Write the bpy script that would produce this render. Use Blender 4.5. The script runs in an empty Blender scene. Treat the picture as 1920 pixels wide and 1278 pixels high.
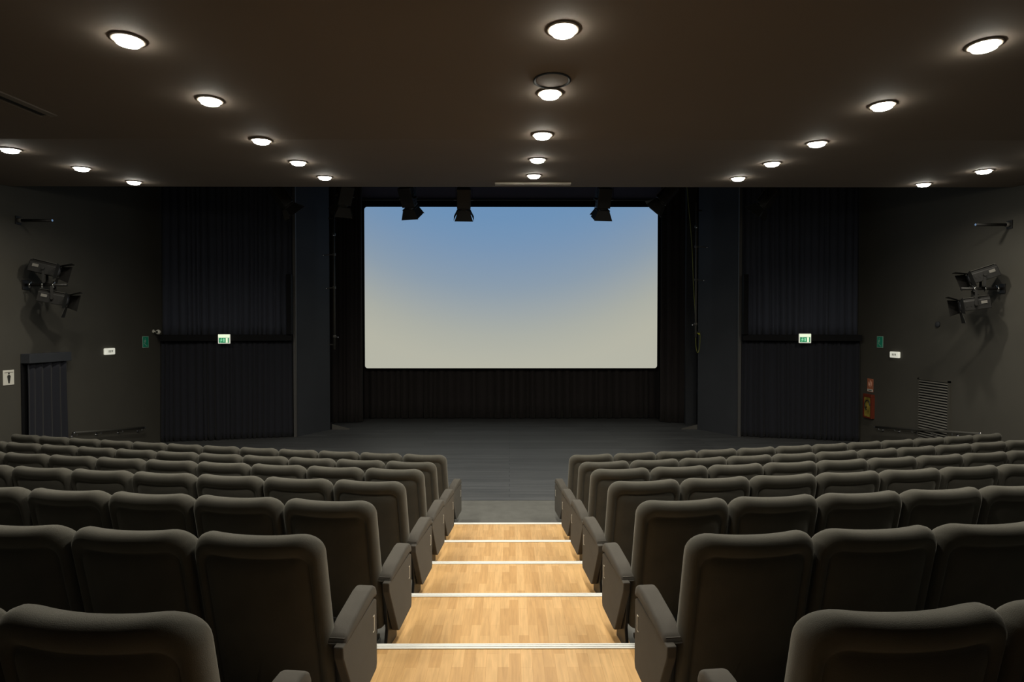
import bpy, bmesh, math, random
from mathutils import Vector, Matrix
PI = math.pi
R = math.radians
random.seed(7)
sc = bpy.context.scene
COL = sc.collection
F = 1120.0      # focal length in pixels of the 1920 px frame
CZ = 2.334      # camera height over the stage floor
HY = 617.0      # eye level

# ------------------------------------------------------------------ materials
def mat(name, color, rough=.6, metal=0.0, spec=.5, bump=None, var=0.0, varscale=3.0, sheen=0.0, emis=None, estr=0.0):
    m = bpy.data.materials.new(name); m.use_nodes = True
    nt = m.node_tree; b = nt.nodes['Principled BSDF']
    b.inputs['Base Color'].default_value = (*color, 1)
    b.inputs['Roughness'].default_value = rough
    b.inputs['Metallic'].default_value = metal
    b.inputs['Specular IOR Level'].default_value = spec
    if sheen:
        b.inputs['Sheen Weight'].default_value = sheen
        b.inputs['Sheen Roughness'].default_value = .45
        b.inputs['Sheen Tint'].default_value = (.8, .78, .7, 1)
    if emis:
        b.inputs['Emission Color'].default_value = (*emis, 1)
        b.inputs['Emission Strength'].default_value = estr
    tc = nt.nodes.new('ShaderNodeTexCoord')
    if var:
        n = nt.nodes.new('ShaderNodeTexNoise'); n.inputs['Scale'].default_value = varscale
        n.inputs['Detail'].default_value = 5
        nt.links.new(tc.outputs['Object'], n.inputs['Vector'])
        rp = nt.nodes.new('ShaderNodeValToRGB')
        rp.color_ramp.elements[0].position = .3; rp.color_ramp.elements[1].position = .7
        rp.color_ramp.elements[0].color = (*[c*(1-var) for c in color], 1)
        rp.color_ramp.elements[1].color = (*[c*(1+var) for c in color], 1)
        nt.links.new(n.outputs['Fac'], rp.inputs['Fac'])
        nt.links.new(rp.outputs['Color'], b.inputs['Base Color'])
    if bump:
        n = nt.nodes.new('ShaderNodeTexNoise'); n.inputs['Scale'].default_value = bump[0]
        n.inputs['Detail'].default_value = 4
        nt.links.new(tc.outputs['Object'], n.inputs['Vector'])
        bp = nt.nodes.new('ShaderNodeBump'); bp.inputs['Strength'].default_value = bump[1]
        bp.inputs['Distance'].default_value = .004
        nt.links.new(n.outputs['Fac'], bp.inputs['Height'])
        nt.links.new(bp.outputs['Normal'], b.inputs['Normal'])
    return m

M = {}
M['fabric'] = mat('velour_grey', (.075, .071, .060), .9, spec=.15, bump=(420, .25), var=.12, varscale=7, sheen=.25)
M['panel'] = mat('panel_fabric', (.080, .073, .064), .85, spec=.15, bump=(500, .25), var=.06, varscale=9, sheen=.1)
M['pedestal'] = mat('black_steel', (.012, .012, .012), .5)
M['carpet'] = mat('grey_carpet', (.125, .124, .116), .9, spec=.2, bump=(300, .15), var=.10, varscale=7)
M['wall'] = mat('charcoal_paint', (.072, .067, .056), .75, spec=.3, bump=(90, .15), var=.06, varscale=1.3)
M['ceil'] = mat('brown_black_paint', (.165, .133, .108), .85, spec=.2, bump=(60, .1), var=.04, varscale=.8)
M['black'] = mat('matt_black', (.006, .006, .007), .8, spec=.2)
M['pros'] = mat('dark_paint_blue_spill', (.040, .043, .050), .7, spec=.3, var=.08, varscale=1.5)  # blue work-light tint is put into the base colour
M['header'] = mat('panel_blue_spill', (.16, .18, .32), .7, spec=.3)  # navy stands in for blue spill light, painted into the colour
M['trimgrey'] = mat('dark_grey_edge', (.075, .072, .07), .6)
M['curtain'] = mat('black_velvet', (.024, .025, .032), .95, spec=.1, bump=(200, .3), sheen=.12)
M['curtain2'] = mat('charcoal_velvet', (.054, .059, .080), .95, spec=.1, bump=(200, .3), sheen=.12)
M['backcurtain'] = mat('black_drape', (.030, .026, .026), .95, spec=.1, sheen=.1)
M['nosing'] = mat('aluminium_nosing', (.80, .80, .77), .5)
M['chrome'] = mat('chrome', (.75, .75, .76), .15, metal=1.0)
M['spotblack'] = mat('lantern_black', (.014, .013, .012), .5, spec=.4)
M['spotgrey'] = mat('lantern_grey', (.10, .095, .085), .5, spec=.4)
M['doorgrey'] = mat('barn_door_grey', (.05, .047, .04), .6)
M['lens'] = mat('lens_glass', (.05, .05, .055), .08, spec=.8)
M['white'] = mat('white_plastic', (.80, .78, .70), .5)
M['lampwhite'] = mat('lit_diffuser', (.8, .8, .72), .5, emis=(.8, .8, .68), estr=.55)
M['ink'] = mat('dark_print', (.03, .03, .025), .6)
M['green'] = mat('sign_green', (.02, .40, .25), .5)
M['greenlit'] = mat('exit_green', (.02, .28, .12), .5, emis=(.03, .30, .13), estr=.6)
M['whitelit'] = mat('exit_white', (.8, .85, .7), .5, emis=(.75, .9, .62), estr=.95)
M['palegreen'] = mat('exit_pictogram', (.4, .8, .55), .5, emis=(.3, .8, .45), estr=.7)
M['palesign'] = mat('sign_pictogram', (.35, .62, .5), .5)
M['red'] = mat('fire_red', (.16, .028, .012), .5)
M['orange'] = mat('sign_orange', (.50, .17, .09), .5)
M['paleorange'] = mat('sign_pale', (.75, .42, .3), .5)
M['glassyel'] = mat('cabinet_front', (.34, .26, .05), .2, var=.5, varscale=9)
M['brass'] = mat('brass', (.6, .45, .15), .3, metal=1)
M['slat'] = mat('louvre_slat', (.20, .19, .17), .5)
M['rope'] = mat('yellow_green_rope', (.16, .17, .03), .7)
M['ropehi'] = mat('yellow_tape', (.5, .5, .05), .6)
M['wedge'] = mat('grey_board', (.085, .08, .072), .7)
M['slot'] = mat('slot_dark', (.004, .004, .004), .8)
M['slotrim'] = mat('slot_frame', (.16, .135, .11), .6)
M['diffuser'] = mat('diffuser_frame', (.50, .46, .40), .5)
M['bulb'] = mat('lamp_glow', (.9, .9, .85), .5, emis=(1.0, .97, .84), estr=60)

def wood():
    m = bpy.data.materials.new('oak_laminate'); m.use_nodes = True
    nt = m.node_tree; b = nt.nodes['Principled BSDF']; L = nt.links
    b.inputs['Roughness'].default_value = .42; b.inputs['Specular IOR Level'].default_value = .35
    tc = nt.nodes.new('ShaderNodeTexCoord')
    mp = nt.nodes.new('ShaderNodeMapping'); mp.inputs['Rotation'].default_value = (0, 0, PI/2)
    L.new(tc.outputs['Object'], mp.inputs['Vector'])
    br = nt.nodes.new('ShaderNodeTexBrick')
    br.offset = .37; br.offset_frequency = 2
    br.inputs['Scale'].default_value = 1
    br.inputs['Brick Width'].default_value = .34; br.inputs['Row Height'].default_value = .058
    br.inputs['Mortar Size'].default_value = .0006
    br.inputs['Color1'].default_value = (.54, .315, .125, 1)
    br.inputs['Color2'].default_value = (.68, .43, .195, 1)
    br.inputs['Mortar'].default_value = (.46, .26, .09, 1)
    L.new(mp.outputs['Vector'], br.inputs['Vector'])
    mp2 = nt.nodes.new('ShaderNodeMapping'); mp2.inputs['Scale'].default_value = (28, 2.2, 1)
    L.new(tc.outputs['Object'], mp2.inputs['Vector'])
    n = nt.nodes.new('ShaderNodeTexNoise'); n.inputs['Scale'].default_value = 2.2; n.inputs['Detail'].default_value = 7
    n.inputs['Distortion'].default_value = .5
    L.new(mp2.outputs['Vector'], n.inputs['Vector'])
    rp = nt.nodes.new('ShaderNodeValToRGB')
    rp.color_ramp.elements[0].position = .3; rp.color_ramp.elements[0].color = (.84, .82, .78, 1)
    rp.color_ramp.elements[1].position = .7; rp.color_ramp.elements[1].color = (1.06, 1.05, 1.03, 1)
    L.new(n.outputs['Fac'], rp.inputs['Fac'])
    mx = nt.nodes.new('ShaderNodeMix'); mx.data_type = 'RGBA'; mx.blend_type = 'MULTIPLY'
    mx.inputs['Factor'].default_value = 1
    L.new(br.outputs['Color'], mx.inputs['A']); L.new(rp.outputs['Color'], mx.inputs['B'])
    L.new(mx.outputs['Result'], b.inputs['Base Color'])
    return m
M['wood'] = wood()

def stage_mat():
    m = bpy.data.materials.new('stage_boards'); m.use_nodes = True
    nt = m.node_tree; b = nt.nodes['Principled BSDF']; L = nt.links
    b.inputs['Specular IOR Level'].default_value = .4
    tc = nt.nodes.new('ShaderNodeTexCoord')
    br = nt.nodes.new('ShaderNodeTexBrick'); br.offset = .43
    br.inputs['Scale'].default_value = 1
    br.inputs['Brick Width'].default_value = 4.0; br.inputs['Row Height'].default_value = .14
    br.inputs['Mortar Size'].default_value = .004
    br.inputs['Color1'].default_value = (.068, .069, .070, 1)
    br.inputs['Color2'].default_value = (.092, .094, .096, 1)
    br.inputs['Mortar'].default_value = (.028, .028, .028, 1)
    L.new(tc.outputs['Object'], br.inputs['Vector'])
    mp = nt.nodes.new('ShaderNodeMapping'); mp.inputs['Scale'].default_value = (.5, 9, 1)
    L.new(tc.outputs['Object'], mp.inputs['Vector'])
    n = nt.nodes.new('ShaderNodeTexNoise'); n.inputs['Scale'].default_value = 2.5; n.inputs['Detail'].default_value = 6
    L.new(mp.outputs['Vector'], n.inputs['Vector'])
    rp = nt.nodes.new('ShaderNodeValToRGB')
    rp.color_ramp.elements[0].position = .3; rp.color_ramp.elements[0].color = (.7, .7, .7, 1)
    rp.color_ramp.elements[1].position = .75; rp.color_ramp.elements[1].color = (1.3, 1.3, 1.3, 1)
    L.new(n.outputs['Fac'], rp.inputs['Fac'])
    mx = nt.nodes.new('ShaderNodeMix'); mx.data_type = 'RGBA'; mx.blend_type = 'MULTIPLY'
    mx.inputs['Factor'].default_value = 1
    L.new(br.outputs['Color'], mx.inputs['A']); L.new(rp.outputs['Color'], mx.inputs['B'])
    L.new(mx.outputs['Result'], b.inputs['Base Color'])
    mr = nt.nodes.new('ShaderNodeMapRange')
    mr.inputs['To Min'].default_value = .42; mr.inputs['To Max'].default_value = .62
    L.new(n.outputs['Fac'], mr.inputs['Value']); L.new(mr.outputs['Result'], b.inputs['Roughness'])
    return m
M['stage'] = stage_mat()

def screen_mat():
    # light on the screen painted as emission: blue spill at top centre, warm white below
    m = bpy.data.materials.new('screen_painted_light'); m.use_nodes = True
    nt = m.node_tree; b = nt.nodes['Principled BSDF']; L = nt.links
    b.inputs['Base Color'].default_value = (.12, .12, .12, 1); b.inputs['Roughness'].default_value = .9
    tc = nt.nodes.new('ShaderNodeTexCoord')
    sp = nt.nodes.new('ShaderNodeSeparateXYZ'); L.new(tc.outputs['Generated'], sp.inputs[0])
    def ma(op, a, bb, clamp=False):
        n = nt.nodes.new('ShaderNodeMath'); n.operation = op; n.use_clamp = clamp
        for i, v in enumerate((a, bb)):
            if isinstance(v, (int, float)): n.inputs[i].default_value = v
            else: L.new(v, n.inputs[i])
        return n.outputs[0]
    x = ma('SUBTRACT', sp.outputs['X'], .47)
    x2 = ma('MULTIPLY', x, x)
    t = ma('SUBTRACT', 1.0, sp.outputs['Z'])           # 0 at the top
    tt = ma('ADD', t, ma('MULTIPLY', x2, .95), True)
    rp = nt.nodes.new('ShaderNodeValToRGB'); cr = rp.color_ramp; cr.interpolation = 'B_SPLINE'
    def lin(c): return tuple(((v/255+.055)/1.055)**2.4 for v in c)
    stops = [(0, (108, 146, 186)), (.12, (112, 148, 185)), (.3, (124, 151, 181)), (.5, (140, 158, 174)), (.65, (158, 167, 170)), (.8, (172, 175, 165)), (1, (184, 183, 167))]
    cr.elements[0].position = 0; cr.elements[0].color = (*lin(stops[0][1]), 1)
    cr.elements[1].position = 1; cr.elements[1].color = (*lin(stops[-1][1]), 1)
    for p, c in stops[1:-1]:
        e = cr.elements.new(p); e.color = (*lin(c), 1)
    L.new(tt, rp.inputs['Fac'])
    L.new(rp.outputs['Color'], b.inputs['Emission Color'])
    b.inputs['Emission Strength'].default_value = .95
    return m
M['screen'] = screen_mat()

# ------------------------------------------------------------------ helpers
def link(o, parent=None):
    COL.objects.link(o)
    if parent is not None: o.parent = parent
    return o
def obj(name, bm, m, parent=None, smooth=False, loc=None, rot=None, recalc=True):
    me = bpy.data.meshes.new(name)
    if recalc: bmesh.ops.recalc_face_normals(bm, faces=bm.faces)
    bm.to_mesh(me); bm.free()
    me.materials.append(M[m] if isinstance(m, str) else m)
    if smooth:
        for p in me.polygons: p.use_smooth = True
    o = link(bpy.data.objects.new(name, me), parent)
    if loc is not None: o.location = loc
    if rot is not None: o.rotation_euler = rot
    return o
def tag(o, label, cat, group=None, kind=None):
    o['label'] = label; o['category'] = cat
    if group: o['group'] = group
    if kind: o['kind'] = kind
    return o
def thing(name, label, cat, loc=(0, 0, 0), rot=(0, 0, 0), group=None):
    o = bpy.data.objects.new(name, None); COL.objects.link(o)
    o.location = loc; o.rotation_euler = rot; o.empty_display_size = .1
    return tag(o, label, cat, group)
def struct(name, bm, m, label=None, parent=None, **k):
    o = obj(name, bm, m, parent, **k)
    if parent is None:
        o['kind'] = 'structure'
        if label: o['label'] = label
    return o
def nb(): return bmesh.new()
def box(bm, x0, x1, y0, y1, z0, z1, mx=None, bevel=0, seg=2):
    t = bmesh.new()
    vs = [t.verts.new((x, y, z)) for x in (x0, x1) for y in (y0, y1) for z in (z0, z1)]
    for f in ((0, 1, 3, 2), (4, 6, 7, 5), (0, 4, 5, 1), (2, 3, 7, 6), (0, 2, 6, 4), (1, 5, 7, 3)):
        t.faces.new([vs[i] for i in f])
    bmesh.ops.recalc_face_normals(t, faces=t.faces)
    if bevel:
        bmesh.ops.bevel(t, geom=t.edges[:], offset=bevel, segments=seg, affect='EDGES', profile=.5)
    merge(bm, t, mx)
def merge(bm, t, mx=None):
    if mx is not None: bmesh.ops.transform(t, matrix=mx, verts=t.verts)
    d = {}
    for v in t.verts: d[v] = bm.verts.new(v.co)
    for f in t.faces:
        try: bm.faces.new([d[v] for v in f.verts])
        except ValueError: pass
    t.free()
def bx(*a, **k):
    b = nb(); box(b, *a, **k); return b
def prism(bm, pts, axis, a0, a1, bevel=0, seg=2, mx=None):
    """polygon pts extruded along axis: axis 'x' -> pts are (y,z); 'y' -> (x,z); 'z' -> (x,y)"""
    t = bmesh.new()
    def P(p, a): return {'x': (a, p[0], p[1]), 'y': (p[0], a, p[1]), 'z': (p[0], p[1], a)}[axis]
    A = [t.verts.new(P(p, a0)) for p in pts]; B = [t.verts.new(P(p, a1)) for p in pts]
    n = len(pts)
    t.faces.new(A); t.faces.new(B[::-1])
    for i in range(n): t.faces.new((A[i], A[(i+1) % n], B[(i+1) % n], B[i]))
    bmesh.ops.recalc_face_normals(t, faces=t.faces)
    if bevel: bmesh.ops.bevel(t, geom=t.edges[:], offset=bevel, segments=seg, affect='EDGES', profile=.5)
    merge(bm, t, mx)
def tube(bm, pts, r, n=10, caps=True):
    pts = [Vector(p) for p in pts]
    rings = []
    prev = None
    for i, p in enumerate(pts):
        d = (pts[min(i+1, len(pts)-1)] - pts[max(i-1, 0)]).normalized()
        if prev is None:
            up = Vector((0, 0, 1)) if abs(d.z) < .9 else Vector((1, 0, 0))
            u = d.cross(up).normalized()
        else:
            u = (prev - d*prev.dot(d)).normalized()
        prev = u
        v = d.cross(u)
        rr = r[i] if isinstance(r, (list, tuple)) else r
        rings.append([bm.verts.new(p + u*math.cos(2*PI*k/n)*rr + v*math.sin(2*PI*k/n)*rr) for k in range(n)])
    for a, b in zip(rings[:-1], rings[1:]):
        for k in range(n): bm.faces.new((a[k], a[(k+1) % n], b[(k+1) % n], b[k]))
    if caps:
        bm.faces.new(rings[0]); bm.faces.new(rings[-1][::-1])
def lathe(bm, prof, n=28, mx=None):
    """prof: list of (radius, z)"""
    t = bmesh.new()
    rings = [[t.verts.new((r*math.cos(2*PI*k/n), r*math.sin(2*PI*k/n), z)) for k in range(n)] for r, z in prof]
    for a, b in zip(rings[:-1], rings[1:]):
        for k in range(n): t.faces.new((a[k], a[(k+1) % n], b[(k+1) % n], b[k]))
    t.faces.new(rings[0][::-1]); t.faces.new(rings[-1])
    bmesh.ops.recalc_face_normals(t, faces=t.faces)
    merge(bm, t, mx)
def ORD(n): return ['', 'first', 'second', 'third', 'fourth', 'fifth', 'sixth', 'seventh', 'eighth', 'ninth', 'tenth', 'eleventh', 'twelfth'][n]

# ------------------------------------------------------------------ layout numbers
XL, XR = -7.2, 7.3              # side walls
YB = -2.2                       # back wall behind the camera
STEP = .129
NOSE = [8.10, 6.765, 5.835, 4.97, 4.075, 3.175, 2.275, 1.375, .475, -.425, -1.325]      # NOSE[k]: front edge of step k
ROWD = [0, 6.82, 5.87, 5.02, 4.11, 3.19, 2.285, 1.375]
ROWA = [0, 9.6, 9.2, 8.1, 8.3, 7.4, 6.1, 5.5]
ROWC = [0, .66, .67, .60, .36, .32, .3, .25]      # extra degrees per seat outwards
NSEAT = [0, 12, 11, 10, 8, 6, 4, 3]
X0 = .712; SHIFT = -.016; PITCH = .53
HALF = .70                      # half the width of the wooden aisle
def ceil_z(y):
    if y < 5.87: return CZ + 1.85
    return CZ + 1.85 + (y-5.87)*(2.062-1.85)/(8.7-5.87)
YE = 8.70                       # front edge of the low ceiling

# ------------------------------------------------------------------ the room
b = nb(); box(b, XL, XR, YB, 8.10, -.15, 0)
struct('floor', b, 'carpet')
b = nb(); box(b, XL, XR, 8.10, 16.2, -.15, .003)
struct('floor', b, 'stage')
# seating tiers left and right of the aisle, the front edge follows the curved row
def row_chain(k):
    """seat boundary points of row k, aisle outwards, right side"""
    pts = [(X0, ROWD[k])]
    for i in range(NSEAT[k]):
        th = R(ROWA[k]+ROWC[k]*i); w_ = PITCH+(.008 if i == 0 else 0)
        pts.append((pts[-1][0]+w_*math.cos(th), pts[-1][1]+w_*math.sin(th)))
    return pts
def tier_edge(k, xw):
    if k > 8: return [(HALF, YB), (xw, YB)]
    c = row_chain(min(k, 7)); o = NOSE[k]-ROWD[min(k, 7)]
    t0 = math.tan(R(ROWA[min(k, 7)]))
    out = [(HALF, c[0][1]+o-(c[0][0]-HALF)*t0)]
    out += [(x, y+o) for x, y in c[1:] if x < xw-.1]
    dx, dy = c[-1][0]-c[-2][0], c[-1][1]-c[-2][1]
    out.append((xw, out[-1][1]+(xw-out[-1][0])*dy/dx))
    return out
for s in (-1, 1):
    xw = abs(XL) if s < 0 else XR
    for k in range(1, 9):
        a_, b_ = tier_edge(k, xw), tier_edge(k+1, xw)
        pts = [(s*x, y) for x, y in a_] + [(s*x, y) for x, y in b_[::-1]]
        b = nb(); prism(b, pts, 'z', 0.0, STEP*k)
        struct('floor', b, 'carpet')
# ceiling: flat at the back, rising gently towards the stage
b = nb()
prism(b, [(YB, ceil_z(YB)), (5.87, ceil_z(5.87)), (YE, ceil_z(YE)), (YE, ceil_z(YE)+.5), (YB, ceil_z(YE)+.5)], 'x', XL, XR)
struct('ceiling', b, 'ceil')
TOP = 6.2
b = nb(); box(b, XL, XR, YE, 16.2, TOP, TOP+.1); struct('ceiling', b, 'black')
b = nb(); box(b, XL, XR, YE-.12, YE-.02, ceil_z(YE)+.5, TOP); struct('wall_front', b, 'black')
b = nb(); box(b, XL-.15, XL, YB, 16.2, -.15, TOP); struct('wall_left', b, 'wall')
b = nb(); box(b, XR, XR+.15, YB, 16.2, -.15, TOP); struct('wall_right', b, 'wall')
b = nb(); box(b, XL, XR, YB-.15, YB, -.15, TOP); struct('wall_back', b, 'wall')
b = nb(); box(b, XL, XR, 16.2, 16.35, -.15, TOP); struct('wall_stage', b, 'header')

# aisle steps
ROMAN = {1: 'lowest', 2: 'second', 3: 'third', 4: 'fourth', 5: 'fifth', 6: 'sixth', 7: 'seventh', 8: 'eighth'}
for k in range(1, 9):
    f0 = NOSE[k]; f1 = NOSE[k+1] if k < 8 else YB
    t = thing('aisle_step', ('pale oak laminate aisle step with aluminium nosing, %s step up from the grey floor' % ROMAN[k]), 'step', (0, f1, 0), group='wooden aisle steps')
    b = nb(); box(b, -HALF+.001, HALF-.001, 0, f0-f1-.032, STEP*(k-1) if k > 1 else 0, STEP*k)
    obj('tread', b, 'wood', t)
    b = nb()
    zt = STEP*k; y1 = f0-f1
    prism(b, [(y1-.032, zt-.11), (y1-.032, zt+.001), (y1-.052, zt+.001), (y1-.052, zt+.005), (y1-.004, zt+.006), (y1+.002, zt+.001), (y1+.002, zt-.03), (y1-.006, zt-.03), (y1-.006, zt-.11)], 'x', -HALF-.035, HALF+.035)
    # two shallow anti-slip ribs on the strip
    for q in (.016, .034): box(b, -HALF-.035, HALF+.035, y1-q-.003, y1-q+.003, zt+.005, zt+.0075)
    obj('nosing', b, 'nosing', t)

# ------------------------------------------------------------------ seats
HW = PITCH/2 - .003
def rrect(hw, z0, z1, r, rb, n=48):
    """rounded rectangle sampled with a fixed vertex count, starting at bottom centre going right"""
    pts = []
    def arc(cx, cz, rr, a0, a1, m):
        for i in range(m+1):
            a = a0+(a1-a0)*i/m; pts.append((cx+rr*math.cos(a), cz+rr*math.sin(a)))
    m = 7
    for i in range(0, 5): pts.append((-(hw-rb)+2*(hw-rb)*i/5, z0))
    arc(hw-rb, z0+rb, rb, -PI/2, 0, m)
    for i in range(1, 8): pts.append((hw, z0+rb+(z1-r-z0-rb)*i/8))
    arc(hw-r, z1-r, r, 0, PI/2, m)
    for i in range(1, 10): pts.append(((hw-r)-2*(hw-r)*i/10, z1))
    arc(-hw+r, z1-r, r, PI/2, PI, m)
    for i in range(1, 8): pts.append((-hw, z1-r-(z1-r-z0-rb)*i/8))
    arc(-hw+rb, z0+rb, rb, PI, 1.5*PI, m)
    return pts
ZT, ZB = .885, .115
def bend(x, y, z):
    u = x/HW
    y2 = y + .040*u*u + .225*(ZT-z)
    z2 = z + .014*abs(u)**2.5*max(0, min(1, (z-.5)/.3))
    return (x, y2, z2)
def back_mesh():
    b = nb()
    # (inset, top inset, y, radius)
    O = lambda i, ti: rrect(HW-i, ZB+i*.6, ZT-ti, max(.012, .090-.75*i), max(.006, .03-.3*i))
    prof = [  # rear side from the middle of the panel outwards, then front side inwards
        (.205, .34, -.042), (.15, .25, -.043), (.10, .155, -.043), (.058, .098, -.041), (.050, .088, -.033), (.044, .078, -.041),
        (.036, .066, -.047), (.026, .048, -.052), (.012, .022, -.047), (.003, .006, -.030), (0, 0, -.008), (.002, .003, .018), (.010, .015, .038), (.026, .032, .052),
        (.05, .06, .060), (.10, .13, .063), (.15, .22, .062), (.205, .34, .060)]
    rings = []
    for i, ti, y in prof:
        rings.append([b.verts.new(bend(x, y, z)) for x, z in O(i, ti)])
    n = len(rings[0])
    for A, B in zip(rings[:-1], rings[1:]):
        for k in range(n): b.faces.new((A[k], A[(k+1) % n], B[(k+1) % n], B[k]))
    for rg in (rings[0], rings[-1]):
        c = Vector((0, 0, 0))
        for v in rg: c += v.co
        cv = b.verts.new(c/n)
        for k in range(n): b.faces.new((rg[k], rg[(k+1) % n], cv))
    return b
def cushion_mesh():
    # seat pad, tipped up against the backrest
    b = nb()
    t = nb(); box(t, -.205, .205, -.05, .05, 0, .42, bevel=.035, seg=4)
    mx = Matrix.Translation((0, .235, .17)) @ Matrix.Rotation(R(9), 4, 'X')
    merge(b, t, mx); return b
def arm_profile(): return [(.045, .435), (.05, .495), (.07, .505), (.36, .525), (.40, .52), (.418, .50), (.425, .455), (.40, .44)]
def mid_arm():
    b = nb(); prism(b, arm_profile(), 'x', -.022, .022, bevel=.009)
    for v in b.verts: v.co.x += HW-.020; v.co.y += .03; v.co.z -= .02
    return b
def arm_support():
    b = nb(); prism(b, [(.12, .0), (.30, .0), (.30, .03), (.24, .05), (.30, .405), (.17, .405), (.17, .05), (.12, .03)], 'x', HW-.034, HW-.006, bevel=.003); return b
def foot_mesh(x):
    b = nb(); prism(b, [(.10, .0), (.30, .0), (.30, .025), (.24, .05), (.25, .18), (.18, .18), (.17, .05), (.10, .025)], 'x', x-.014, x+.014, bevel=.003); return b
def shell_mesh():
    # dark plinth strip below the backrest
    b = nb(); box(b, -HW+.03, HW-.03, .10, .16, .10, .20, bevel=.01); return b
ARM = Vector((.018, .055, -.03))
def shift_arm(b):
    for v in b.verts: v.co += ARM
def aisle_panel(s):
    b = nb()
    pts = [(.015, .455), (.40, .478), (.432, .462), (.438, .16), (.428, .135), (.20, .105), (.175, .115), (.02, .405)]
    x0, x1 = (-HW-.085, -HW-.045)
    prism(b, pts, 'x', x0, x1, bevel=.006, seg=3)
    shift_arm(b)
    if s > 0:
        for v in b.verts: v.co.x *= -1
    return b
def aisle_inner(s):
    b = nb(); prism(b, [(.06, .45), (.40, .47), (.40, .18), (.27, .15), (.27, .032), (.09, .032), (.12, .15)], 'x', -HW-.044, -HW-.024, bevel=.004)
    shift_arm(b)
    if s > 0:
        for v in b.verts: v.co.x *= -1
    return b
def aisle_arm(s):
    b = nb(); prism(b, [(.045, .440), (.045, .462), (.06, .482), (.16, .512), (.34, .545), (.39, .545), (.425, .525), (.438, .495), (.436, .468), (.40, .481)], 'x', -HW-.087, -HW-.002, bevel=.015, seg=4)
    shift_arm(b)
    if s > 0:
        for v in b.verts: v.co.x *= -1
    return b
def plate(s):
    b = nb(); xx = -HW-.0865
    box(b, xx, xx+.003, .392, .397, .33, .405)
    box(b, xx, xx+.003, .377, .397, .402, .405); box(b, xx, xx+.003, .377, .397, .33, .333)
    shift_arm(b)
    if s > 0:
        for v in b.verts: v.co.x *= -1
    return b

def make_seat(side):
    """side: 0 plain, -1 aisle panel at local -x, +1 aisle panel at local +x"""
    t = thing('theatre_seat', '', 'seat', group='theatre seats in rows')
    bk = obj('backrest', back_mesh(), 'fabric', t, smooth=True)
    obj('seat_cushion', cushion_mesh(), 'fabric', t, smooth=True)
    obj('plinth', shell_mesh(), 'pedestal', t)
    obj('foot', foot_mesh(-.18), 'pedestal', t); obj('foot', foot_mesh(.18), 'pedestal', t)
    return t
def add_arm(t, out):
    b = mid_arm()
    c = arm_support()
    if out < 0:
        for q in (b, c):
            for v in q.verts: v.co.x *= -1
    obj('armrest', b, 'fabric', t, smooth=False); obj('arm_support', c, 'pedestal', t)
P = {}
for s in (-1, 1):                       # s = block side; armrest on the outer side, aisle panel on the inner
    t = make_seat(0); add_arm(t, s); P[(s, 'mid')] = t
    t = make_seat(0); add_arm(t, s)
    e = -s
    ap = obj('end_panel', aisle_panel(1 if e > 0 else -1), 'panel', t)
    obj('end_plate', aisle_inner(1 if e > 0 else -1), 'pedestal', t)
    aa = obj('arm_pad', aisle_arm(1 if e > 0 else -1), 'panel', t, smooth=True)
    pl = obj('row_marker', plate(1 if e > 0 else -1), 'white', ap)
    P[(s, 'aisle')] = t
def dup(root):
    r = root.copy(); COL.objects.link(r)
    for ch in list(root.children):
        c = ch.copy(); COL.objects.link(c); c.parent = r
        for g in ch.children:
            d = g.copy(); COL.objects.link(d); d.parent = c
    return r
used = set()
ROWN = {1: 'front row', 2: 'second row from the stage', 3: 'third row from the stage', 4: 'fourth row from the stage', 5: 'fifth row from the stage', 6: 'sixth row from the stage', 7: 'rearmost row'}
for s in (-1, 1):
    side = 'left' if s < 0 else 'right'
    for k in range(1, 8):
        px, py = X0, ROWD[k]
        for i in range(NSEAT[k]):
            th = R(ROWA[k] + ROWC[k]*i); w_ = PITCH + (.008 if i == 0 else 0)
            cx = px + w_/2*math.cos(th); cy = py + w_/2*math.sin(th)
            px += w_*math.cos(th); py += w_*math.sin(th)
            key = (s, 'aisle' if i == 0 else 'mid')
            t = P[key] if key not in used else dup(P[key])
            used.add(key)
            t.location = (SHIFT + s*cx, cy, STEP*(k-1)); t.rotation_euler = (0, 0, s*th + R(random.uniform(-.4, .4)))
            if i == 0:
                t['label'] = 'grey aisle seat with upholstered end panel, %s of aisle, %s' % (side, ROWN[k])
            else:
                t['label'] = 'grey velour theatre seat, %s %s of the aisle, %s' % (ORD(i+1), side, ROWN[k])

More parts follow.
